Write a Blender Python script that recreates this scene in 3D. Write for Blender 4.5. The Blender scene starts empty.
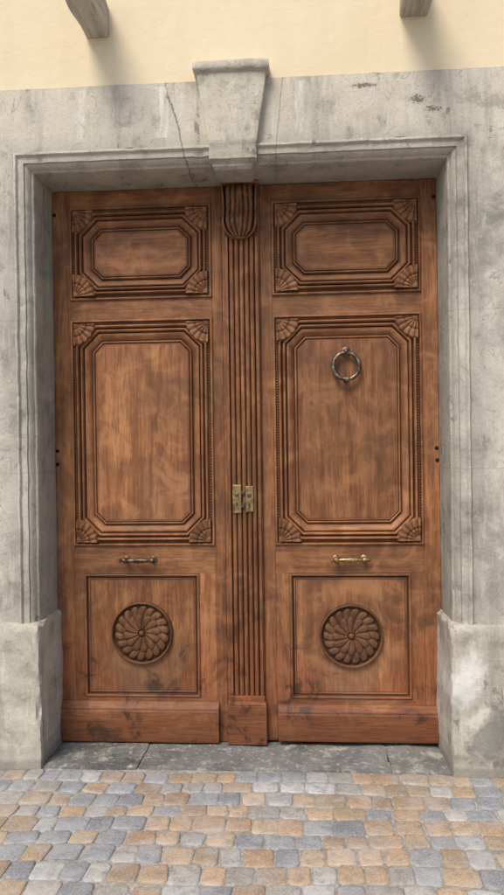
import bpy, math, random
from mathutils import Matrix, Vector, noise
random.seed(7)
scene=bpy.context.scene
pi=math.pi
# ---------------------------------------------------------------- helpers
def link(ob,parent=None):
    scene.collection.objects.link(ob)
    if parent: ob.parent=parent
    return ob
def empty(name):
    e=bpy.data.objects.new(name,None); e.empty_display_size=.2
    return link(e)
def mk(name,verts,faces,mats,parent=None,darkening=None,smooth=False,midx=None,bevel=0,auto=None):
    me=bpy.data.meshes.new(name); me.from_pydata([tuple(v) for v in verts],[],faces)
    if not isinstance(mats,(list,tuple)): mats=[mats]
    for m in mats: me.materials.append(m)
    if midx: me.polygons.foreach_set('material_index',midx)
    if darkening is not None:
        a=me.attributes.new('darkening','FLOAT','POINT'); a.data.foreach_set('value',darkening)  # hand-set per-vertex darkening, read by the wood and stone materials
    if smooth: me.polygons.foreach_set('use_smooth',[True]*len(me.polygons))
    me.update()
    import bmesh
    bm=bmesh.new(); bm.from_mesh(me); bmesh.ops.recalc_face_normals(bm,faces=bm.faces); bm.to_mesh(me); bm.free()
    if auto:
        try: me.set_sharp_from_angle(angle=math.radians(auto))
        except Exception: pass
    ob=bpy.data.objects.new(name,me); link(ob,parent)
    if bevel:
        b=ob.modifiers.new('bevel','BEVEL'); b.width=bevel; b.segments=2; b.limit_method='ANGLE'
    return ob
BF=[(0,1,2,3),(4,7,6,5),(0,4,5,1),(1,5,6,2),(2,6,7,3),(3,7,4,0)]
def boxv(x0,x1,y0,y1,z0,z1):
    return [(x0,y0,z0),(x1,y0,z0),(x1,y0,z1),(x0,y0,z1),(x0,y1,z0),(x1,y1,z0),(x1,y1,z1),(x0,y1,z1)]
def box(name,x0,x1,y0,y1,z0,z1,mat,parent=None,bevel=.002):
    return mk(name,boxv(x0,x1,y0,y1,z0,z1),BF,mat,parent,bevel=bevel)
class MB:
    def __init__(s): s.v=[];s.f=[];s.g=[]
    def add(s,v,f,g=0.0):
        o=len(s.v); s.v+=list(v); s.f+=[tuple(i+o for i in q) for q in f]
        s.g+=(g if isinstance(g,list) else [g]*len(v))
def lathe(mb,origin,axis,prof,n=20):
    ax=Vector(axis).normalized(); a=ax.orthogonal().normalized(); b=ax.cross(a); o=Vector(origin)
    vs=[];fs=[]
    for t,r in prof:
        for k in range(n):
            th=2*pi*k/n; vs.append(o+ax*t+(a*math.cos(th)+b*math.sin(th))*max(r,.00005))
    for i in range(len(prof)-1):
        for k in range(n):
            fs.append((i*n+k,i*n+(k+1)%n,(i+1)*n+(k+1)%n,(i+1)*n+k))
    mb.add(vs,fs)
# ---------------------------------------------------------------- node helpers
class NT:
    def __init__(s,name):
        s.m=bpy.data.materials.new(name); s.m.use_nodes=True
        s.t=s.m.node_tree; s.b=s.t.nodes['Principled BSDF']; s.L=s.t.links
    def n(s,typ,**kw):
        nd=s.t.nodes.new(typ)
        for k,v in kw.items(): setattr(nd,k,v)
        return nd
    def set(s,sock,v):
        if hasattr(v,'links'): s.L.new(v,sock)
        else: sock.default_value=v
    def math(s,op,a,b=None,c=None,clamp=False):
        nd=s.t.nodes.new('ShaderNodeMath'); nd.operation=op; nd.use_clamp=clamp
        s.set(nd.inputs[0],a)
        if b is not None: s.set(nd.inputs[1],b)
        if c is not None: s.set(nd.inputs[2],c)
        return nd.outputs[0]
    def coord(s,scale=(1,1,1),randomize=0):
        tc=s.n('ShaderNodeTexCoord'); v=tc.outputs['Object']
        if randomize:
            oi=s.n('ShaderNodeObjectInfo'); 
            c=s.n('ShaderNodeCombineXYZ')
            r=s.math('MULTIPLY',oi.outputs['Random'],randomize)
            for i in range(3): s.L.new(r,c.inputs[i])
            a=s.n('ShaderNodeVectorMath',operation='ADD'); s.L.new(v,a.inputs[0]); s.L.new(c.outputs[0],a.inputs[1]); v=a.outputs[0]
        mp=s.n('ShaderNodeMapping'); mp.inputs['Scale'].default_value=scale; s.L.new(v,mp.inputs[0]); return mp.outputs[0]
    def noise(s,vec,scale,detail=5,rough=.55,dist=0):
        nd=s.n('ShaderNodeTexNoise'); s.L.new(vec,nd.inputs['Vector'])
        nd.inputs['Scale'].default_value=scale; nd.inputs['Detail'].default_value=detail; nd.inputs['Roughness'].default_value=rough; nd.inputs['Distortion'].default_value=dist
        return nd.outputs['Fac']
    def ramp(s,fac,stops):
        nd=s.n('ShaderNodeValToRGB'); s.L.new(fac,nd.inputs[0]); e=nd.color_ramp.elements
        while len(e)<len(stops): e.new(.5)
        for el,(p,c) in zip(e,stops):
            el.position=p; el.color=(c if len(c)==4 else (*c,1)) if isinstance(c,tuple) else (c,c,c,1)
        return nd.outputs[0]
    def mix(s,fac,a,b,typ='MIX'):
        nd=s.t.nodes.new('ShaderNodeMix'); nd.data_type='RGBA'; nd.blend_type=typ
        s.set(nd.inputs[0],fac)
        for i,v in ((6,a),(7,b)):
            if isinstance(v,tuple): v=(*v[:3],1)
            s.set(nd.inputs[i],v)
        return nd.outputs[2]
    def bump(s,h,strength=.5,dist=.003,prev=None):
        nd=s.n('ShaderNodeBump'); nd.inputs['Strength'].default_value=strength; nd.inputs['Distance'].default_value=dist
        s.L.new(h,nd.inputs['Height'])
        if prev: s.L.new(prev,nd.inputs['Normal'])
        return nd.outputs[0]
    def out(s,col=None,rough=None,normal=None,**kw):
        if col is not None: s.set(s.b.inputs['Base Color'],col)
        if rough is not None: s.set(s.b.inputs['Roughness'],rough)
        if normal is not None: s.L.new(normal,s.b.inputs['Normal'])
        for k,v in kw.items(): s.b.inputs[k].default_value=v
        return s.m
def wood(name,vertical=True,dark=1.0,red=0.0):
    T=NT(name)
    st=(1,1,.07) if vertical else (.07,1,1)
    v=T.coord(st,randomize=7.3)
    vw=T.coord((1,1,1),randomize=0)
    g1=T.noise(v,9,4,.58,1.8)       # broad figure
    g2=T.noise(v,95,3,.65,.5)       # fine grain
    blotch=T.noise(vw,1.9,4,.6,.6)
    blotch2=T.noise(vw,6.0,5,.64,1.0)
    col=T.ramp(g1,[(.28,(.140,.050,.019)),(.44,(.228,.086,.031)),(.56,(.310,.128,.046)),(.72,(.395,.182,.070))])
    # cathedral-like thin dark growth lines
    ln=T.math('FRACT',T.math('MULTIPLY',g1,13.0))
    ln=T.ramp(ln,[(.0,1.),(.25,0.),(.75,0.),(1.,1.)])
    col=T.mix(T.math('MULTIPLY',ln,.34),col,(.10,.036,.015))
    fac=T.ramp(g2,[(.36,.9),(.54,0.)])
    col=T.mix(T.math('MULTIPLY',fac,.52),col,(.095,.034,.015))
    col=T.mix(T.math('MULTIPLY',T.ramp(g2,[(.56,0.),(.70,1.)]),.22),col,(.46,.23,.10))
    # aged blotches
    col=T.mix(T.math('MULTIPLY',T.ramp(blotch,[(.40,1.),(.60,0.)]),.50),col,(.130,.060,.029))
    col=T.mix(T.math('MULTIPLY',T.ramp(blotch2,[(.50,0.),(.66,1.)]),.36),col,(.46,.215,.088))
    col=T.mix(T.math('MULTIPLY',T.ramp(blotch2,[(.33,1.),(.48,0.)]),.40),col,(.095,.040,.020))
    # redder, worn varnish low on the door
    sep=T.n('ShaderNodeSeparateXYZ'); T.L.new(vw,sep.inputs[0])
    X,Y,Z=sep.outputs
    zz=T.math('ADD',Z,T.math('MULTIPLY',T.math('SUBTRACT',blotch2,.5),1.2))
    low=T.ramp(zz,[(.22,1.),(.45,0.)])
    col=T.mix(T.math('MULTIPLY',low,.45+red),col,T.mix(fac,(.215,.066,.024),(.115,.038,.016)))
    # arch-shaped wear on the lower panels (splash zone): corners keep the red varnish
    dx=T.math('ABSOLUTE',T.math('SUBTRACT',T.math('ABSOLUTE',X),.62))
    q=T.math('SUBTRACT',T.math('MULTIPLY',dx,1.25),T.math('SUBTRACT',Z,.26))
    q=T.math('ADD',q,T.math('MULTIPLY',T.math('SUBTRACT',blotch2,.5),.55))
    cor=T.math('MULTIPLY',T.ramp(q,[(.14,0.),(.165,1.)]),T.math('MULTIPLY',T.math('LESS_THAN',Z,.9),T.math('GREATER_THAN',Z,.25)))
    col=T.mix(T.math('MULTIPLY',cor,.50),col,T.mix(fac,(.26,.080,.028),(.12,.04,.018)))
    pale=T.math('MULTIPLY',T.ramp(q,[(.04,1.),(.14,0.)]),T.ramp(Z,[(.26,.55),(.62,0.)]))
    col=T.mix(T.math('MULTIPLY',pale,T.math('GREATER_THAN',Z,.25)),col,(.215,.120,.066))
    # black water stains
    lowz=T.ramp(Z,[(.35,1.),(.95,.15)])
    sm=T.math('ADD',T.math('MULTIPLY',blotch,.4),T.math('MULTIPLY',blotch2,.6))
    stn=T.ramp(sm,[(.40,.9),(.455,0.)])
    col=T.mix(T.math('MULTIPLY',T.math('MULTIPLY',stn,lowz),.8),col,(.035,.022,.016))
    oi=T.n('ShaderNodeObjectInfo')
    hs=T.n('ShaderNodeHueSaturation'); T.L.new(col,hs.inputs['Color'])
    T.L.new(T.math('MULTIPLY_ADD',oi.outputs['Random'],.36*dark,.86*dark),hs.inputs['Value'])
    hs.inputs['Saturation'].default_value=.97
    col=hs.outputs[0]
    at=T.n('ShaderNodeAttribute',attribute_name='darkening')  # mixes towards dark brown in moulding grooves and carved recesses
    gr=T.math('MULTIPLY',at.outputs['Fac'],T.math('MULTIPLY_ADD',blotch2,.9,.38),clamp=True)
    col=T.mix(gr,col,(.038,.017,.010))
    rough=T.math('MULTIPLY_ADD',blotch2,.30,.42)
    nm=T.bump(g2,.45,.0025)
    return T.out(col,rough,nm,**{'Specular IOR Level':.25})
W_V=wood('wood_vertical_grain',True)
W_H=wood('wood_horizontal_grain',False)
W_D=wood('wood_carved_dark',True,.60)
W_K=wood('wood_kickboard',False,.84,.20)
def metal(name,c1,c2,rough):
    T=NT(name); v=T.coord(); n=T.noise(v,40,4,.6,.3)
    col=T.mix(T.ramp(n,[(.4,0.),(.65,1.)]),c1,c2)
    return T.out(col,T.math('MULTIPLY_ADD',n,.3,rough),T.bump(n,.2,.001),Metallic=.9)
BRASS=metal('aged_brass',(.40,.29,.13),(.12,.08,.045),.3)
BRASS_D=metal('tarnished_brass',(.16,.12,.08),(.05,.036,.026),.35)
BRASS_K=metal('bronze_knocker',(.22,.175,.12),(.06,.047,.034),.3)
IRON=metal('black_iron',(.03,.028,.026),(.012,.011,.01),.5)
T=NT('dark_void'); DARK=T.out((.008,.006,.005,1),.9)
def stone(name,light,mid,dk,warm=.5,kind='frame'):
    T=NT(name); v=T.coord(); vs=T.coord((1,1,.11))
    a=T.noise(v,1.9,4,.62,.5); b=T.noise(v,6,6,.68,.3); c=T.noise(v,60,4,.72)
    s1=T.noise(vs,7,5,.66,.3); s2=T.noise(vs,26,4,.66,.5)
    col=T.ramp(T.math('ADD',T.math('MULTIPLY',a,.55),T.math('MULTIPLY',b,.45)),[(.38,dk),(.47,mid),(.57,light)])
    sep=T.n('ShaderNodeSeparateXYZ'); T.L.new(v,sep.inputs[0])
    X,Y,Z=sep.outputs
    if kind=='frame':
        hi=T.ramp(T.math('ADD',T.math('MULTIPLY',Z,.25),T.math('MULTIPLY',T.math('SUBTRACT',b,.5),.26)),[(.77,0.),(.86,1.)])
        col=T.mix(T.math('MULTIPLY',hi,warm),col,(.61,.55,.44))
    col=T.mix(T.math('MULTIPLY',T.ramp(s1,[(.50,0.),(.66,1.)]),.48),col,(.23,.215,.182))
    col=T.mix(T.math('MULTIPLY',T.ramp(s2,[(.55,0.),(.68,1.)]),.40),col,(.68,.64,.55))
    col=T.mix(T.math('MULTIPLY',T.ramp(b,[(.56,0.),(.63,1.)]),.35),col,(.64,.60,.51))
    col=T.mix(T.math('MULTIPLY',T.ramp(b,[(.36,1.),(.44,0.)]),.42),col,(.21,.195,.165))
    col=T.mix(T.math('MULTIPLY',T.ramp(c,[(.54,0.),(.66,1.)]),.28),col,(.18,.168,.142))
    col=T.mix(T.math('MULTIPLY',T.ramp(c,[(.34,1.),(.44,0.)]),.22),col,(.66,.63,.56))
    at=T.n('ShaderNodeAttribute',attribute_name='darkening')  # darker deep in the reveal, in grooves, keystone underside, plinth foot
    gr=T.math('MULTIPLY',at.outputs['Fac'],T.math('MULTIPLY_ADD',b,2.2,-.42),clamp=True)
    col=T.mix(T.math('MULTIPLY',gr,.8),col,(.145,.133,.110))
    h=T.math('ADD',T.math('MULTIPLY',b,.7),T.math('MULTIPLY',c,.30))
    # sparse flaked scars
    pit=T.math('MULTIPLY',T.ramp(s1,[(.57,0.),(.60,1.)]),T.ramp(b,[(.57,0.),(.60,1.)]))
    col=T.mix(T.math('MULTIPLY',pit,.65),col,(.12,.108,.09))
    if kind=='frame':
        def crack(x0,k,z0,z1,w,wob=.05):
            dd=T.math('SUBTRACT',X,T.math('MULTIPLY_ADD',Z,k,x0-k*3.5))
            dd=T.math('ABSOLUTE',T.math('ADD',dd,T.math('MULTIPLY',T.math('SUBTRACT',b,.5),wob)))
            m=T.ramp(dd,[(w*.3,1.),(w,0.)])
            m=T.math('MULTIPLY',m,T.math('GREATER_THAN',Z,z0)); return T.math('MULTIPLY',m,T.math('LESS_THAN',Z,z1))
        ck=crack(-.315,-.24,3.29,3.76,.0065,.09)
        ck=T.math('MAXIMUM',ck,T.math('MULTIPLY',crack(.235,.10,3.29,3.76,.003,.012),.8))
        for zj,wj in ((1.62,.003),(2.47,.0025)):
            dj=T.math('ABSOLUTE',T.math('ADD',T.math('SUBTRACT',Z,zj),T.math('MULTIPLY',T.math('SUBTRACT',b,.5),.008)))
            ck=T.math('MAXIMUM',ck,T.math('MULTIPLY',T.ramp(dj,[(wj*.3,1.),(wj,0.)]),.35))
        hx=T.math('ABSOLUTE',T.math('SUBTRACT',a,.52)); hair=T.math('MULTIPLY',T.ramp(hx,[(.0008,1.),(.0025,0.)]),T.ramp(b,[(.46,0.),(.54,.7)]))
        ck=T.math('MAXIMUM',ck,hair)
        col=T.mix(T.math('MULTIPLY',ck,.75),col,(.08,.07,.06))
        for x0,w in ((.345,.034),(-.405,.04),(-.86,.025)):
            wh=crack(x0,.03,3.45,3.73,w,.10)
            col=T.mix(T.math('MULTIPLY',wh,T.ramp(s2,[(.42,.1),(.6,.8)])),col,(.76,.74,.68))
        # flaked scars right of the keystone
        for px,pz,sx_,sz_ in ((.70,3.685,8.,42.),(.98,3.60,14.,24.),(1.06,3.545,13.,40.)):
            dd=T.math('ADD',T.math('POWER',T.math('MULTIPLY',T.math('SUBTRACT',X,px),sx_),2.),T.math('POWER',T.math('MULTIPLY',T.math('SUBTRACT',Z,pz),sz_),2.))
            m=T.ramp(T.math('ADD',dd,T.math('MULTIPLY',T.math('SUBTRACT',c,.5),3.)),[(.10,1.),(.35,0.)])
            col=T.mix(T.math('MULTIPLY',m,.8),col,(.10,.088,.07))
    if kind=='plinth':
        dd=T.math('ADD',T.math('POWER',T.math('MULTIPLY',T.math('SUBTRACT',X,1.19),7.),2.),T.math('POWER',T.math('MULTIPLY',T.math('SUBTRACT',Z,.50),5.),2.))
        m=T.ramp(T.math('ADD',dd,T.math('MULTIPLY',T.math('SUBTRACT',b,.5),3.2)),[(.15,1.),(.6,0.)])
        col=T.mix(T.math('MULTIPLY',m,.75),col,(.72,.71,.68))
        dd=T.math('ADD',T.math('POWER',T.math('MULTIPLY',T.math('SUBTRACT',X,1.33),5.5),2.),T.math('POWER',T.math('MULTIPLY',T.math('SUBTRACT',Z,.22),3.6),2.))
        m=T.ramp(T.math('ADD',dd,T.math('MULTIPLY',T.math('SUBTRACT',b,.5),3.4)),[(.2,1.),(.7,0.)])
        col=T.mix(T.math('MULTIPLY',m,.65),col,(.15,.145,.135))
    nm=T.bump(h,.75,.012)
    return T.out(col,.88,nm,**{'Specular IOR Level':.2})
STONE=stone('weathered_limestone',(.54,.505,.43),(.42,.392,.333),(.27,.25,.212),.62)
STONE_B=stone('plinth_limestone',(.53,.49,.405),(.43,.395,.325),(.28,.255,.21),.0,'plinth')
STONE_T=stone('threshold_stone',(.20,.20,.19),(.14,.14,.135),(.07,.07,.068),.0,'slab')
T=NT('cream_plaster'); v=T.coord(); a=T.noise(v,1.2,4,.55,.4); b=T.noise(v,18,5,.6); c=T.noise(v,180,3,.6)
vs=T.coord((1,1,.15)); s=T.noise(vs,5,4,.6)
col=T.ramp(a,[(.3,(.74,.615,.415)),(.7,(.79,.68,.48))])
col=T.mix(T.math('MULTIPLY',T.ramp(s,[(.46,0.),(.70,1.)]),.35),col,(.67,.55,.37))
col=T.mix(T.math('MULTIPLY',T.ramp(b,[(.6,0.),(.75,1.)]),.2),col,(.82,.76,.62))
PLASTER=T.out(col,.9,T.bump(c,.25,.002,T.bump(b,.4,.008)),**{'Specular IOR Level':.2})
T=NT('weathered_grey_timber'); v=T.coord((1,.08,1)); a=T.noise(v,14,6,.65,.5); b=T.noise(v,80,4,.6)
col=T.ramp(a,[(.3,(.24,.215,.18)),(.55,(.42,.385,.33)),(.75,(.52,.49,.43))])
col=T.mix(T.math('MULTIPLY',T.ramp(b,[(.35,1.),(.5,0.)]),.5),col,(.14,.12,.10))
TIMBER=T.out(col,.85,T.bump(a,.6,.006))
# paving
T=NT('paving_tile'); at=T.n('ShaderNodeAttribute',attribute_name='tile'); v=T.coord()
a=T.noise(v,20,6,.7,.4); b=T.noise(v,110,4,.72); c=T.noise(v,6,5,.65)
col=T.mix(T.ramp(a,[(.36,.60),(.55,0.)]),at.outputs['Color'],(.19,.18,.175))
col=T.mix(T.math('MULTIPLY',T.ramp(b,[(.50,0.),(.64,1.)]),.42),col,(.56,.55,.52))
col=T.mix(T.math('MULTIPLY',T.ramp(b,[(.33,1.),(.45,0.)]),.45),col,(.13,.125,.12))
col=T.mix(T.math('MULTIPLY',T.ramp(c,[(.47,0.),(.64,1.)]),.40),col,(.47,.465,.455))
TILE=T.out(col,T.math('MULTIPLY_ADD',a,.4,.40),T.bump(b,.5,.003,T.bump(a,.8,.010)),**{'Specular IOR Level':.4})
T=NT('sand_mortar'); v=T.coord(); a=T.noise(v,9,5,.6); b=T.noise(v,300,2,.7); c=T.noise(v,45,4,.7)
col=T.ramp(a,[(.3,(.30,.28,.25)),(.7,(.48,.46,.42))])
col=T.mix(T.ramp(c,[(.4,.6),(.6,0.)]),col,(.15,.14,.12))
MORTAR=T.out(col,.95,T.bump(b,.6,.003))
# ---------------------------------------------------------------- door
HW=1.142; HT=3.3
door=empty('wooden_double_door')
box('backing',-1.2,1.2,.045,.09,-.03,3.36,W_D,door,0)
E=.0006
def octring(x0,x1,z0,z1,d,y,c):
    x0+=d;x1-=d;z0+=d;z1-=d
    return [(x0+c,y,z0),(x1-c,y,z0),(x1,y,z0+c),(x1,y,z1-c),(x1-c,y,z1),(x0+c,y,z1),(x0,y,z1-c),(x0,y,z0+c)]
def panel(name,x0,x1,z0,z1,prof,fieldmat):
    v=[];f=[];g=[];mi=[]
    for d,y,c,gr in prof:
        v+=octring(x0,x1,z0,z1,d,y,c); g+=[gr]*8
    for i in range(len(prof)-1):
        for k in range(8):
            f.append((i*8+k,i*8+(k+1)%8,(i+1)*8+(k+1)%8,(i+1)*8+k)); mi.append(1 if k in(0,4) else 0)
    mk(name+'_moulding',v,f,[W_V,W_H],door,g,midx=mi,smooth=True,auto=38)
    d,y,c,gr=prof[-1]
    r0=octring(x0,x1,z0,z1,d,y,c); r1=octring(x0,x1,z0,z1,d+.006,y-.001,c)
    mk(name+'_field',r0+r1,[tuple(range(8,16))]+[(k,(k+1)%8,8+(k+1)%8,8+k) for k in range(8)],fieldmat,door,[.5]*8+[.0]*8)
C0=.120
def oc(d): return C0-.586*(d-.030)
raw=[(.0,.004,1),(.0,-.008,.3),(.003,-.012,0),(.007,-.0135,0),(.012,-.012,0),(.015,-.006,.5),(.017,.003,.9),(.028,.003,.8)]
octp=[(.030,.003,.9)]
def roll(d0,d1,yb,h,n=7):
    for i in range(n+1):
        t=i/n; s=math.sin(pi*t)
        octp.append((d0+(d1-d0)*t,yb-h*s**.6,.6 if i in(0,n) else (.15 if i in(1,n-1) else 0)))
roll(.031,.051,.003,.026); octp.append((.053,.008,1)); octp.append((.056,.008,1))
roll(.057,.076,.003,.019); octp.append((.078,.012,1)); octp.append((.081,.012,1))
octp+=[(.083,.000,.4),(.087,-.002,0),(.092,-.001,0),(.100,.003,0),(.109,.011,.05),(.116,.018,.2),(.121,.023,.7),(.125,.025,1)]
roll(.127,.141,.020,.012,5)
octp+=[(.143,.018,.9),(.146,.010,.4),(.153,.010,.35)]
PROF=[(d,y,E,g) for d,y,g in raw]+[(d,y,oc(d),g) for d,y,g in octp]
def fan(mb,cx,cz,sx,sz,R=.138):
    nr,nt=18,72; vs=[];fs=[];gs=[]
    for i in range(nr+1):
        t=i/nr
        for k in range(nt+1):
            th=pi/2*k/nt
            rib=abs(math.cos(th*10))
            rr=R*t*(1+ (.05*(rib-.5) if t>.8 else 0))
            dome=math.sin(min(1,t*1.02)*pi*.5)
            h=.008+.018*dome+ .006*rib*min(1,t*2.2)
            if .50<t<.60: h-=.008
            if t>.93: h=.012
            if i==nr: h=-.010
            if t<.2: h=.026-t*.02
            vs.append((cx+sx*rr*math.cos(th),-h,cz+sz*rr*math.sin(th)))
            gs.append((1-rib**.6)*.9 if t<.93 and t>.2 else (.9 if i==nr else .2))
    for i in range(nr):
        for k in range(nt):
            fs.append((i*(nt+1)+k,i*(nt+1)+k+1,(i+1)*(nt+1)+k+1,(i+1)*(nt+1)+k))
    mb.add(vs,fs,gs)
def bead_row(mb,x0,x1,z0,z1,d,r=.0050,step=.0150):
    x0+=d;x1-=d;z0+=d;z1-=d
    pts=[]
    n=int((x1-x0)/step)
    for i in range(n+1): pts+= [(x0+(x1-x0)*i/n,z0),(x0+(x1-x0)*i/n,z1)]
    n=int((z1-z0)/step)
    for i in range(1,n): pts+= [(x0,z0+(z1-z0)*i/n),(x1,z0+(z1-z0)*i/n)]
    for x,z in pts:
        vs=[(x,-.004,z)];
        for ri,yy in ((.7,-.003),(1.,.000),(1.,.004)):
            for k in range(6): vs.append((x+r*ri*math.cos(k*pi/3),yy,z+r*ri*math.sin(k*pi/3)))
        fs=[(0,1+k,1+(k+1)%6) for k in range(6)]
        for q in (0,6): fs+=[(1+q+k,7+q+k,7+q+(k+1)%6,1+q+(k+1)%6) for k in range(6)]
        mb.add(vs,fs,[.2]*7+[.4]*6+[.8]*6)
def rosette(name,cx,cz,mat,rot=0.):
    R=.188; nr,nt=84,384; v=[];f=[];g=[]
    def petals(u,th,n,base,amp,tip):
        p=abs(math.cos(th*n/2)); lim=tip+(1-tip)*p**.5
        if u>lim: return None
        q=math.sqrt(max(0,1-(u/lim)**6))
        cup=.45+.55*p**.7
        mid=1-.30*max(0,1-abs(math.sin(th*n/2))*9)
        return base+amp*cup*q*(.55+.45*u)*mid, min(1,.8*(1-p**.55)+.2*(1-mid)+.55*(1-q))
    def hgt(r,th):
        if r>.92: 
            u=(r-.92)/.08; return .020*math.sin(pi*min(1,max(0,u)))**.6+.004*(1-u), .1
        if r>.89: return -.004,1
        res=None
        if r>.30:
            res=petals((r-.30)/.58,th+rot+.45*(r-.3),18,.002,.020,.80)
            if res is None: return -.003,.95
            if r>.62: return res
        if r>.12 :
            r2=petals((r-.12)/.49,th+.2+rot+.35*r,12,.010,.017,.72)
            if r2 is not None: return r2
            return (res if (res and r>.34) else (.0,.9))
        if r>.105: return .004,.9
        return .014+.016*math.cos(r/.105*pi/2),.05
    for i in range(nr+1):
        r=i/nr
        for k in range(nt):
            th=2*pi*k/nt; h,gr=hgt(r,th)
            if i==nr: h,gr=-.012,.9
            v.append((cx+R*r*math.cos(th),.004-h,cz+R*r*math.sin(th))); g.append(gr)
    for i in range(nr):
        for k in range(nt): f.append((i*nt+k,i*nt+(k+1)%nt,(i+1)*nt+(k+1)%nt,(i+1)*nt+k))
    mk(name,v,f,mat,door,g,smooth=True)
LPROF=[(0,.002,E,1),(.002,-.006,E,.3),(.008,-.009,E,0),(.014,-.005,E,.2),(.018,.010,E,1),(.024,.013,E,1),(.026,.007,E,.3),(.032,.005,E,.0),(.036,.010,E,.7)]
fans=MB(); beads=MB()
def leaf(tag,xo0,xo1,px0,px1,bx0,bx1,rx,rz,dz,rot,rmat):
    box(tag+'_stile_a',xo0,px0,0,.05,.0+dz,HT-.002,W_V,door,.0025)
    box(tag+'_stile_b',px1,xo1,0,.05,.0+dz,HT-.002,W_V,door,.0025)
    for nm,a,b in (('rail_top',3.197,3.298),('rail_upper',2.523,2.641),('rail_lock',1.0,1.168),('rail_bottom',.01+dz,.262)):
        box(tag+'_'+nm,px0,px1,.0,.05,a,b,W_H,door,.0025)
    box(tag+'_filler_a',px0,bx0,0.0005,.05,.262,1.0,W_V,door,.0015)
    box(tag+'_filler_b',bx1,px1,0.0005,.05,.262,1.0,W_V,door,.0015)
    for nm,a,b,pr in (('upper_panel',2.641,3.197,PROF),('middle_panel',1.168,2.523,PROF)):
        panel(tag+'_'+nm,px0,px1,a,b,pr,W_H if nm=='upper_panel' else W_V)
        q=.024
        for sx,sz,cx,cz in ((1,1,px0+q,a+q),(-1,1,px1-q,a+q),(1,-1,px0+q,b-q),(-1,-1,px1-q,b-q)): fan(fans,cx,cz,sx,sz)
        bead_row(beads,px0,px1,a,b,.0225)
    panel(tag+'_lower_panel',bx0,bx1,.262,1.0,LPROF,W_V)
    rosette(tag+'_rosette',rx,rz,rmat,rot)
leaf('left_leaf',-1.140,-.118,-1.036,-.180,-.977,-.278,-.628,.645,.0,0.,W_D)
leaf('right_leaf',.108,1.140,.178,1.046,.258,.968,.617,.632,.012,.13,W_D)
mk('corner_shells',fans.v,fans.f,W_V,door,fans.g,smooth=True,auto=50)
mk('bead_trim',beads.v,beads.f,W_V,door,beads.g,smooth=True)
def kick(name,x0,x1,z0,z1):
    prof=[(.0,z0),(-.040,z0),(-.042,z0+.01),(-.042,z1-.055),(-.038,z1-.048),(-.036,z1-.040),(-.030,z1-.034),(-.012,z1-.006),(.0,z1)]
    n=len(prof); v=[(x,y,z) for x in (x0,x1) for y,z in prof]; g=[.1]*len(v)
    for s in (0,n): g[s]=.9;g[s+1]=.8;g[s+2]=.5;g[s+3]=.0;g[s+4]=.5;g[s+5]=.7;g[s+8]=.9
    f=[(i,i+1,n+i+1,n+i) for i in range(n-1)]+[tuple(range(n)),tuple(range(n,2*n))]
    mk(name,v,f,W_K,door,[x*.7 for x in g],bevel=.002)
kick('left_kickboard',-1.128,-.168,.006,.243)
kick('right_kickboard',.182,1.132,.022,.232)
cx0,cx1=-.098,.100
box('post_backing',-.116,.106,-.008,.045,.0,HT-.002,W_V,door,.002)
def pil(name,z0,z1):
    pts=[(cx0,0.,.9),(cx0,-.030,.1),(cx0+.004,-.034,0),(cx0+.018,-.034,0),(cx0+.020,-.026,.9),(cx0+.024,-.018,1)]
    a=cx0+.024; b=cx1-.024; n=5; w=(b-a)/n
    for i in range(n):
        for k in range(1,9):
            t=k/9; s=math.sin(pi*t)
            pts.append((a+w*(i+t),-.018-.017*s**.6,.0 if s>.5 else .4))
        pts.append((a+w*(i+1),-.016,.9))
    pts+=[(cx1-.020,-.026,.9),(cx1-.018,-.034,0),(cx1-.004,-.034,0),(cx1,-.030,.1),(cx1,0.,.9)]
    n=len(pts); v=[(x,y,z) for z in (z0,z1) for x,y,g in pts]; g=[p[2] for p in pts]*2
    f=[(i,i+1,n+i+1,n+i) for i in range(n-1)]+[tuple(range(n)),tuple(range(n,2*n))]
    mk(name,v,f,W_V,door,g)
pil('fluted_pilaster',.285,2.985)
box('pilaster_foot_a',-.104,.106,-.040,.0,.235,.285,W_H,door,.006)
box('pilaster_base',-.116,.116,-.052,.0,.004,.232,W_K,door,.004)
box('pilaster_base_cap',-.112,.112,-.047,.0,.232,.250,W_H,door,.003)
def bracket():
    # carved leaf bracket: volute on top, scroll below, moulded frame
    nu,nv=80,110; z1,z0=3.285,2.965; v=[];f=[];g=[]
    for j in range(nv+1):
        t=j/nv; z=z1+(z0-z1)*t
        hw=.108-.006*math.sin(pi*t)
        if t>.68: 
            s=(t-.68)/.32; hw*=math.sqrt(max(0,1-s*s))
        p=.058+.030*math.exp(-((t-.16)/.16)**2)+.045*math.exp(-((t-.72)/.18)**2)
        for i in range(nu+1):
            u=-1+2*i/nu; c=abs(u)
            h=p*(1-.20*c**3); rel=0; gr=.0
            if c<.76 and .05<t<.96:
                # vertical leaf blades that curve outward toward the tip
                bl=abs(math.cos((c*3.5-.35*math.sin(t*3))*pi))
                lob=abs(math.sin((t*6.0-c*2.2)*pi))
                rel=.016*bl**.6+.006*lob*c
                gr=min(1,.95*(1-bl**.5)*1.3+.35*(1-lob)*c)
            if c>.86: h=p*.90+.012; gr=.0
            elif c>.76: h=p*.55; gr=1
            if i in(0,nu) or j==nv: h=-.01; gr=1
            v.append((u*hw-.004,-h-rel,z)); g.append(gr)
    for j in range(nv):
        for i in range(nu): f.append((j*(nu+1)+i,j*(nu+1)+i+1,(j+1)*(nu+1)+i+1,(j+1)*(nu+1)+i))
    mk('acanthus_bracket',v,f,W_C,door,g,smooth=True,auto=45)
W_C=wood('wood_bracket',True,.78)
bracket()
box('bracket_abacus',-.112,.106,-.085,.0,3.280,3.297,W_H,door,.003)
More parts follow.
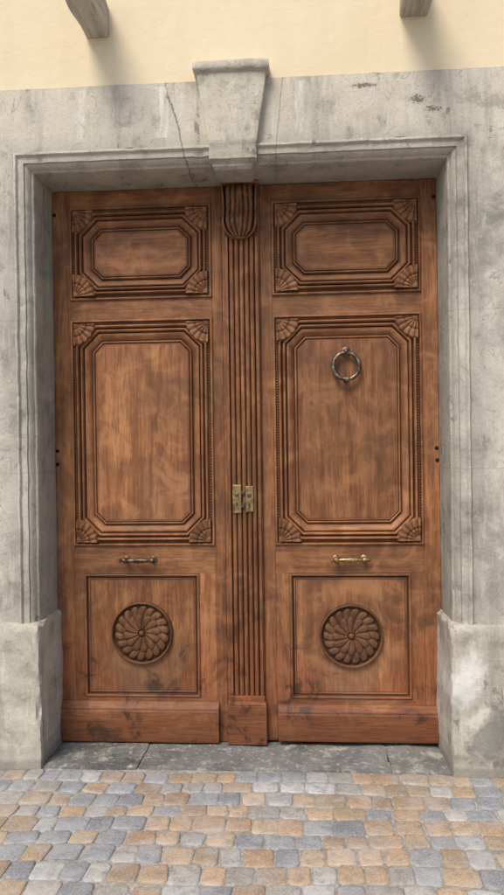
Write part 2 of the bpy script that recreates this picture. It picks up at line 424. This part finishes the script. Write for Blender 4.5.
for nm,x,z in (('hinge_bolt_a',-1.128,1.66),('hinge_bolt_b',-1.128,1.74),('hinge_bolt_c',1.126,1.66),('hinge_bolt_d',1.124,3.19),('hinge_bolt_e',-1.128,3.16),('hinge_bolt_f',1.124,1.73)):
    mb=MB(); lathe(mb,(x,.0,z),(0,-1,0),[(-.002,.011),(.004,.011),(.007,.007),(.008,0)],10)
    mk(nm,mb.v,mb.f,IRON,door,smooth=True,auto=40)
# ---------------------------------------------------------------- ironmongery
def handle(name,x0,x1,z,mat):
    e=empty(name); c=(x0+x1)/2; L=x1-x0; mb=MB()
    pr=[(0,0),(.003,.009),(.010,.013),(.017,.009),(.020,.007),(.024,.015),(.034,.016),(.044,.014),(.048,.009),(.056,.011),(.085,.0135),(.100,.0145),(.106,.0145),(.108,.018)]
    half=L/2; k=half/.110
    full=[(t*k,r) for t,r in pr]; full+=[(L-t,r) for t,r in reversed(full)]
    lathe(mb,(x0,-.050,z),(1,0,0),full,20)
    mk('grip',mb.v,mb.f,mat,e,smooth=True,auto=40)
    for s,x in (('a',x0+.034*k),('b',x1-.034*k)):
        mb=MB(); lathe(mb,(x,.0,z),(0,-1,0),[(-.002,.023),(.004,.023),(.007,.018),(.009,.011),(.020,.0085),(.035,.009),(.050,.010)],18)
        mk('post_'+s,mb.v,mb.f,mat,e,smooth=True,auto=40)
handle('door_handle',-.750,-.517,1.086,BRASS_D)
handle('door_handle',.498,.732,1.086,BRASS)
kn=empty('door_knocker'); kx,kz=.606,2.215
v=[];f=[];N=96;M=12
for i in range(N):
    th=2*pi*i/N; 
    r=.0108+.0020*abs(math.sin(th*5)); 
    if abs(((th/pi*180-270+180)%360)-180)<14: r=.016
    for k in range(M):
        ph=2*pi*k/M
        v.append((kx+(.076+r*math.cos(ph))*math.cos(th),-.026-r*math.sin(ph)+.006*math.sin(th),kz+(.079+r*math.cos(ph))*math.sin(th)))
for i in range(N):
    for k in range(M): f.append((i*M+k,i*M+(k+1)%M,((i+1)%N)*M+(k+1)%M,((i+1)%N)*M+k))
mk('ring',v,f,BRASS_K,kn,smooth=True)
mb=MB(); lathe(mb,(kx,.010,kz+.086),(0,-1,0),[(-.002,.030),(.004,.030),(.008,.026),(.010,.018),(.020,.015),(.032,.017),(.042,.014),(.048,.006),(.049,0)],20)
mk('boss',mb.v,mb.f,BRASS_K,kn,smooth=True,auto=40)
mb=MB(); lathe(mb,(kx,.010,kz-.080),(0,-1,0),[(-.002,.016),(.006,.016),(.014,.010),(.018,0)],16)
mk('strike_stud',mb.v,mb.f,BRASS_K,kn,smooth=True,auto=40)
lk=empty('door_lock')
def plate(nm,x0,x1,z0,z1,y0,y1,m=BRASS):
    return box(nm,x0,x1,y0,y1,z0,z1,m,lk,.0025)
plate('left_plate',-.070,-.018,1.362,1.528,-.042,-.030,BRASS)
plate('right_plate',.008,.054,1.368,1.520,-.044,-.030,BRASS)
plate('latch_bar',-.016,.006,1.395,1.425,-.047,-.030,BRASS_D)
plate('latch_bar_top',-.016,.006,1.470,1.492,-.045,-.030,BRASS_D)
for nm,x,z,r in (('cylinder_a',-.044,1.470,.013),('cylinder_b',.031,1.465,.012)):
    mb=MB(); lathe(mb,(x,-.040,z),(0,-1,0),[(0,r),(.006,r),(.008,r*.8),(.008,0)],18); mk(nm,mb.v,mb.f,BRASS_D,lk,smooth=True,auto=40)
for i,(x,z) in enumerate(((-.044,1.415),(.031,1.410))):
    box('keyhole_%d'%i,x-.003,x+.003,-.0462,-.040,z-.014,z+.012,DARK,lk,.001)
# ---------------------------------------------------------------- stone surround
sur=empty('stone_door_surround')
def sweep_surround():
    P=[(.0,.0,.07,.95),(.0,.0,-.05,.8),(.001,.001,-.16,.6),(.0,.0,-.262,.5),(.001,.001,-.285,.4),(.006,.006,-.292,.5),(.012,.012,-.292,.9),(.016,.016,-.298,.7),(.022,.022,-.312,.45),(.032,.032,-.322,.35),(.040,.040,-.324,.9),(.042,.042,-.334,.35),(.060,.060,-.336,.2),(.074,.074,-.336,.3),(.077,.077,-.345,.25),(.082,.082,-.352,.1),(.092,.092,-.352,.1),(.096,.096,-.346,.6),(.098,.098,-.334,1.),(.104,.104,-.333,.5),(.2,.2,-.335,.0),(.33,.30,-.335,.0),(.50,.44,-.335,.0),(.51,.452,-.333,.2),(.513,.455,-.325,.4),(.513,.455,-.25,.3)]
    z0=.70
    def pt(s,ox,oz):
        if s<1: return (-(HW+ox), z0+(HT+oz-z0)*s)
        if s<2: return (-(HW+ox)+2*(HW+ox)*(s-1), HT+oz)
        return ((HW+ox), HT+oz-(HT+oz-z0)*(s-2))
    NS=90
    S=[i/NS for i in range(NS)]+[1+i/NS for i in range(NS)]+[2+i/NS for i in range(NS+1)]
    v=[];f=[];g=[]
    for s in S:
        for ox,oz,y,gr in P:
            x,z=pt(s,ox,oz)
            n1=noise.noise(Vector((x*5,y*5,z*5))); n2=noise.noise(Vector((x*22+9,y*22,z*22)))
            am=.0028*n1+.0024*n2
            chip=noise.noise(Vector((x*13+40,3,z*13)))
            edgey=(-.36<y<-.28 and ox<.1)
            dy=am+(.028*max(0,chip-.32) if edgey else 0)
            lat=.0030*noise.noise(Vector((z*9,x*9,y*4+5)))
            hx=lat if (s<1 or s>=2) else 0; hz=lat if 1<=s<2 else 0
            edge = s in (1,2)
            v.append((x+(0 if edge else hx),y+dy,z+(0 if edge else hz)))
            top=1.0 if 1<=s<=2 else .8
            g.append(min(1,gr*top))
    n=len(P)
    for i in range(len(S)-1):
        for k in range(n-1): f.append((i*n+k,(i+1)*n+k,(i+1)*n+k+1,i*n+k+1))
    mk('moulded_architrave',v,f,STONE,sur,g,smooth=True,auto=28)
sweep_surround()
def rough_block(name,x0,x1,y0,y1,z0,z1,mat,parent,seg=.05,bev=.012,amp=.004,seed=0,chipamp=0.):
    nx=max(2,int((x1-x0)/seg));nz=max(2,int((z1-z0)/seg));ny=max(2,int((y1-y0)/seg))
    vs={};V=[];F=[]
    def vid(i,j,k):
        key=(i,j,k)
        if key not in vs: vs[key]=len(V); V.append([i/nx,j/ny,k/nz])
        return vs[key]
    for i in range(nx):
        for k in range(nz):
            for j in (0,ny): F.append((vid(i,j,k),vid(i+1,j,k),vid(i+1,j,k+1),vid(i,j,k+1)))
    for j in range(ny):
        for k in range(nz):
            for i in (0,nx): F.append((vid(i,j,k),vid(i,j+1,k),vid(i,j+1,k+1),vid(i,j,k+1)))
    for i in range(nx):
        for j in range(ny):
            for k in (0,nz): F.append((vid(i,j,k),vid(i+1,j,k),vid(i+1,j+1,k),vid(i,j+1,k)))
    out=[]
    for a,b,c in V:
        x=x0+(x1-x0)*a;y=y0+(y1-y0)*b;z=z0+(z1-z0)*c
        ex=(a in(0,1))+(b in(0,1))+(c in(0,1))
        if ex>=2:
            s=bev*(.5+2.2*max(0,noise.noise(Vector((x*13,y*13,z*13+seed)))))*(.6 if ex==2 else .9)
            x+= s*(1 if a==0 else -1 if a==1 else 0); y+= s*(1 if b==0 else -1 if b==1 else 0); z+= s*(1 if c==0 else -1 if c==1 else 0)
        nn=Vector((x*6,y*6+seed,z*6)); n3=Vector((x*25,y*25+seed,z*25))
        x+=amp*noise.noise(nn)+amp*.4*noise.noise(n3); y+=amp*noise.noise(nn+Vector((9,0,0)))+amp*.5*noise.noise(n3+Vector((3,0,0))); z+=amp*noise.noise(nn+Vector((0,9,0)))
        if b==0 and chipamp: y+=chipamp*max(0,noise.noise(Vector((x*7+seed,1,z*7)))-.28)
        out.append((x,y,z))
    g=[(.9 if p[2]<.04 else .35 if p[2]<.10 else 0.) for p in out] if mat is STONE_B else [0.]*len(out)
    return mk(name,out,F,mat,parent,g,smooth=True,auto=35,bevel=0)
rough_block('left_plinth',-1.66,-1.118,-.372,.04,-.04,.790,STONE_B,sur,seg=.022,bev=.016,amp=.009,seed=3,chipamp=.05)
rough_block('right_plinth',1.112,1.66,-.385,.04,-.04,.790,STONE_B,sur,seg=.022,bev=.016,amp=.009,seed=8,chipamp=.05)
def keystone():
    rows=[(3.258,.085,-.310),(3.264,.100,-.332),(3.280,.110,-.345),(3.292,.116,-.345),(3.300,.130,-.352),(3.312,.132,-.368),(3.335,.130,-.362),(3.36,.128,-.366),(3.385,.126,-.378),(3.395,.128,-.383),(3.41,.131,-.385),
          (3.45,.138,-.387),(3.50,.146,-.389),(3.55,.155,-.391),(3.60,.163,-.394),(3.65,.171,-.397),(3.70,.178,-.400),(3.755,.186,-.402),(3.760,.190,-.407),(3.768,.198,-.417),(3.780,.205,-.422),(3.800,.207,-.423),(3.812,.205,-.420),(3.818,.195,-.412)]
    v=[];f=[];g=[]
    NX=22
    for z,hw,y in rows:
        yb=-.16 if z<3.3 else -.25
        r=[(-.014-hw,yb,z)]+[(-.014-hw+2*hw*i/NX,y+(.006 if i in(0,NX) else 0),z) for i in range(NX+1)]+[(-.014+hw,yb,z)]
        for p in r:
            n=noise.noise(Vector((p[0]*12,p[1]*12,p[2]*12)))*.004+noise.noise(Vector((p[0]*40,p[1]*40,p[2]*40)))*.0025
            v.append((p[0]+n,p[1]+n,p[2]+n)); g.append(.9 if z<3.3 else .7 if z<3.36 else (.7 if 3.75<z<3.77 else 0.0))
    m=NX+3
    for i in range(len(rows)-1):
        for k in range(m-1): f.append((i*m+k,i*m+k+1,(i+1)*m+k+1,(i+1)*m+k))
    f+=[tuple(range(m)),tuple(range((len(rows)-1)*m,len(rows)*m))]
    mk('keystone',v,f,STONE,sur,g,smooth=True,auto=30)
keystone()
# ---------------------------------------------------------------- plaster wall
YW=-.318; bx=1.6; WX=9; WZ=7.5
v=[(-WX,YW,-.03),(-bx,YW,-.03),(-bx,YW,3.74),(bx,YW,3.74),(bx,YW,-.03),(WX,YW,-.03),(WX,YW,3.74),(WX,YW,WZ),(bx,YW,WZ),(-bx,YW,WZ),(-WX,YW,WZ),(-WX,YW,3.74)]
f=[(0,1,2,11),(4,5,6,3),(11,2,9,10),(2,3,8,9),(3,6,7,8)]
w=mk('plaster_wall',v,f,PLASTER)
me=w.data
if me.polygons[0].normal.y>0: me.flip_normals()
so=w.modifiers.new('s','SOLIDIFY'); so.thickness=.45; so.offset=-1
# ---------------------------------------------------------------- beams
def beam(x0,x1,zb,seed):
    h=.19; y1=-.20; y0=-.72; v=[];f=[];NY=14
    b=.010
    cc=[(x0+b,zb),(x1-b,zb),(x1,zb+b),(x1,zb+h-b),(x1-b,zb+h),(x0+b,zb+h),(x0,zb+h-b),(x0,zb+b)]
    for j in range(NY+1):
        y=y1+(y0-y1)*j/NY
        for x,z in cc:
            n=noise.noise(Vector((x*15+seed,y*5,z*15)))*.010
            v.append((x+n,y,z+n))
    for j in range(NY):
        for k in range(8): f.append((j*8+k,j*8+(k+1)%8,(j+1)*8+(k+1)%8,(j+1)*8+k))
    f+=[tuple(range(8)),tuple(range(NY*8,NY*8+8))]
    mk('wooden_beam',v,f,TIMBER,smooth=True,auto=30)
beam(-.825,-.692,4.02,1); beam(.895,1.045,4.050,5)
# ---------------------------------------------------------------- threshold & paving
th=empty('stone_threshold')
xs=[-1.13,-.585,.80,1.12]
for i in range(3):
    rough_block('slab_%d'%i,xs[i]-.001,xs[i+1]+.001,-.350+.010*(i%2),.06,-.08,-.003-.002*(i%2),STONE_T,th,seg=.03,bev=.007,amp=.010,seed=20+i)
g=mk('ground',[(-150,-150,-.04),(150,-150,-.04),(150,150,-.04),(-150,150,-.04)],[(0,1,2,3)],MORTAR)
pv=empty('cobblestone_pavement')
mk('mortar_bed',[(-6,-9,-.0175),(6,-9,-.0175),(6,-.2,-.0175),(-6,-.2,-.0175)],[(0,1,2,3)],MORTAR,pv)
V=[];F=[];COL=[]
y=-.362; row=0
while y>-7.0:
    dpt=random.uniform(.106,.136)
    x=-4.0+random.uniform(0,.14)
    while x<4.0:
        wd=random.choice([random.uniform(.095,.115),random.uniform(.11,.14),random.uniform(.125,.158)])
        gp=random.uniform(.002,.0060)
        x0,x1,y1,y0=x+gp,x+wd-gp,y-gp,y-dpt+gp
        q=random.random()
        if q<.46: c=random.choice([(.42,.290,.180),(.46,.325,.205),(.36,.255,.165),(.47,.350,.24),(.40,.265,.16)])
        elif q<.80: c=random.choice([(.265,.28,.305),(.295,.31,.33),(.225,.24,.27),(.33,.34,.36)])
        else: c=random.choice([(.46,.46,.455),(.42,.40,.38),(.35,.33,.30)])
        k=random.uniform(.84,1.15); c=tuple(a*k for a in c)
        zt=-.010+random.uniform(-.003,.003); tx=random.uniform(-.02,.02); ty=random.uniform(-.02,.02)
        o=len(V); cxm,cym=(x0+x1)/2,(y0+y1)/2
        rot=random.uniform(-.05,.05)
        jit=[(random.uniform(-.006,.006),random.uniform(-.006,.006)) for _ in range(8)]
        for ins,dz in ((0,-.016),(.0,-.005),(.004,-.0016),(.012,0)):
            ch=.012+ins*.6
            pts=[(x0+ins+ch,y0+ins),(x1-ins-ch,y0+ins),(x1-ins,y0+ins+ch),(x1-ins,y1-ins-ch),(x1-ins-ch,y1-ins),(x0+ins+ch,y1-ins),(x0+ins,y1-ins-ch),(x0+ins,y0+ins+ch)]
            for (a,b),(ja,jb) in zip(pts,jit):
                a,b=a+ja-rot*(b-cym),b+jb+rot*(a-cxm)
                rip=.016*math.sin(a*1.3+.4)+.012*math.sin(a*4.1+row*.7)
                V.append((a,min(b+rip,-.30),zt+dz+tx*(a-cxm)+ty*(b-cym))); COL.append((*c,1))
        for r in range(3):
            for kk in range(8): F.append((o+r*8+kk,o+r*8+(kk+1)%8,o+(r+1)*8+(kk+1)%8,o+(r+1)*8+kk))
        F.append(tuple(o+24+kk for kk in range(8)))
        x+=wd
    y-=dpt; row+=1
ob=mk('paving_stones',V,F,TILE,pv,smooth=True,auto=50)
ca=ob.data.attributes.new('tile','FLOAT_COLOR','POINT')
ca.data.foreach_set('color',[a for c in COL for a in c])
# ---------------------------------------------------------------- camera
yaw,pitch,roll_=-.0646,-.0028,-.0135
cy,sy=math.cos(yaw),math.sin(yaw);cp,sp=math.cos(pitch),math.sin(pitch)
fw=Vector((sy*cp,cy*cp,sp)); r=Vector((cy,-sy,0)); u=r.cross(fw)
r2=math.cos(roll_)*r+math.sin(roll_)*u; u2=-math.sin(roll_)*r+math.cos(roll_)*u
cam=bpy.data.cameras.new('camera'); co=bpy.data.objects.new('camera',cam); scene.collection.objects.link(co)
M=Matrix(((r2.x,u2.x,-fw.x,.3144),(r2.y,u2.y,-fw.y,-4.136),(r2.z,u2.z,-fw.z,1.7579),(0,0,0,1)))
co.matrix_world=M
cam.sensor_fit='VERTICAL'; cam.sensor_height=24; cam.lens=700/895*24; cam.clip_end=500; cam.clip_start=.05
scene.camera=co
# ---------------------------------------------------------------- light
el=math.radians(53); dx,dyy=-.45,-1.0; az=math.atan2(dx,dyy)
wd=bpy.data.worlds.new('World'); scene.world=wd; wd.use_nodes=True
nt=wd.node_tree; bg=nt.nodes['Background']; sk=nt.nodes.new('ShaderNodeTexSky'); sk.sky_type='NISHITA'; sk.sun_disc=False
sk.sun_elevation=el; sk.sun_rotation=az%(2*pi); sk.air_density=1.0; sk.dust_density=2.5; sk.ozone_density=1.0
nt.links.new(sk.outputs[0],bg.inputs[0]); bg.inputs[1].default_value=.15
sl=bpy.data.lights.new('sun','SUN'); sl.energy=2.9; sl.angle=math.radians(24); sl.color=(1,.94,.85)
so=bpy.data.objects.new('sun',sl); scene.collection.objects.link(so)
d=Vector((math.sin(az)*math.cos(el),math.cos(az)*math.cos(el),math.sin(el)))
so.rotation_euler=d.to_track_quat('Z','Y').to_euler()
scene.view_settings.view_transform='Standard'; scene.view_settings.look='None'; scene.view_settings.exposure=0
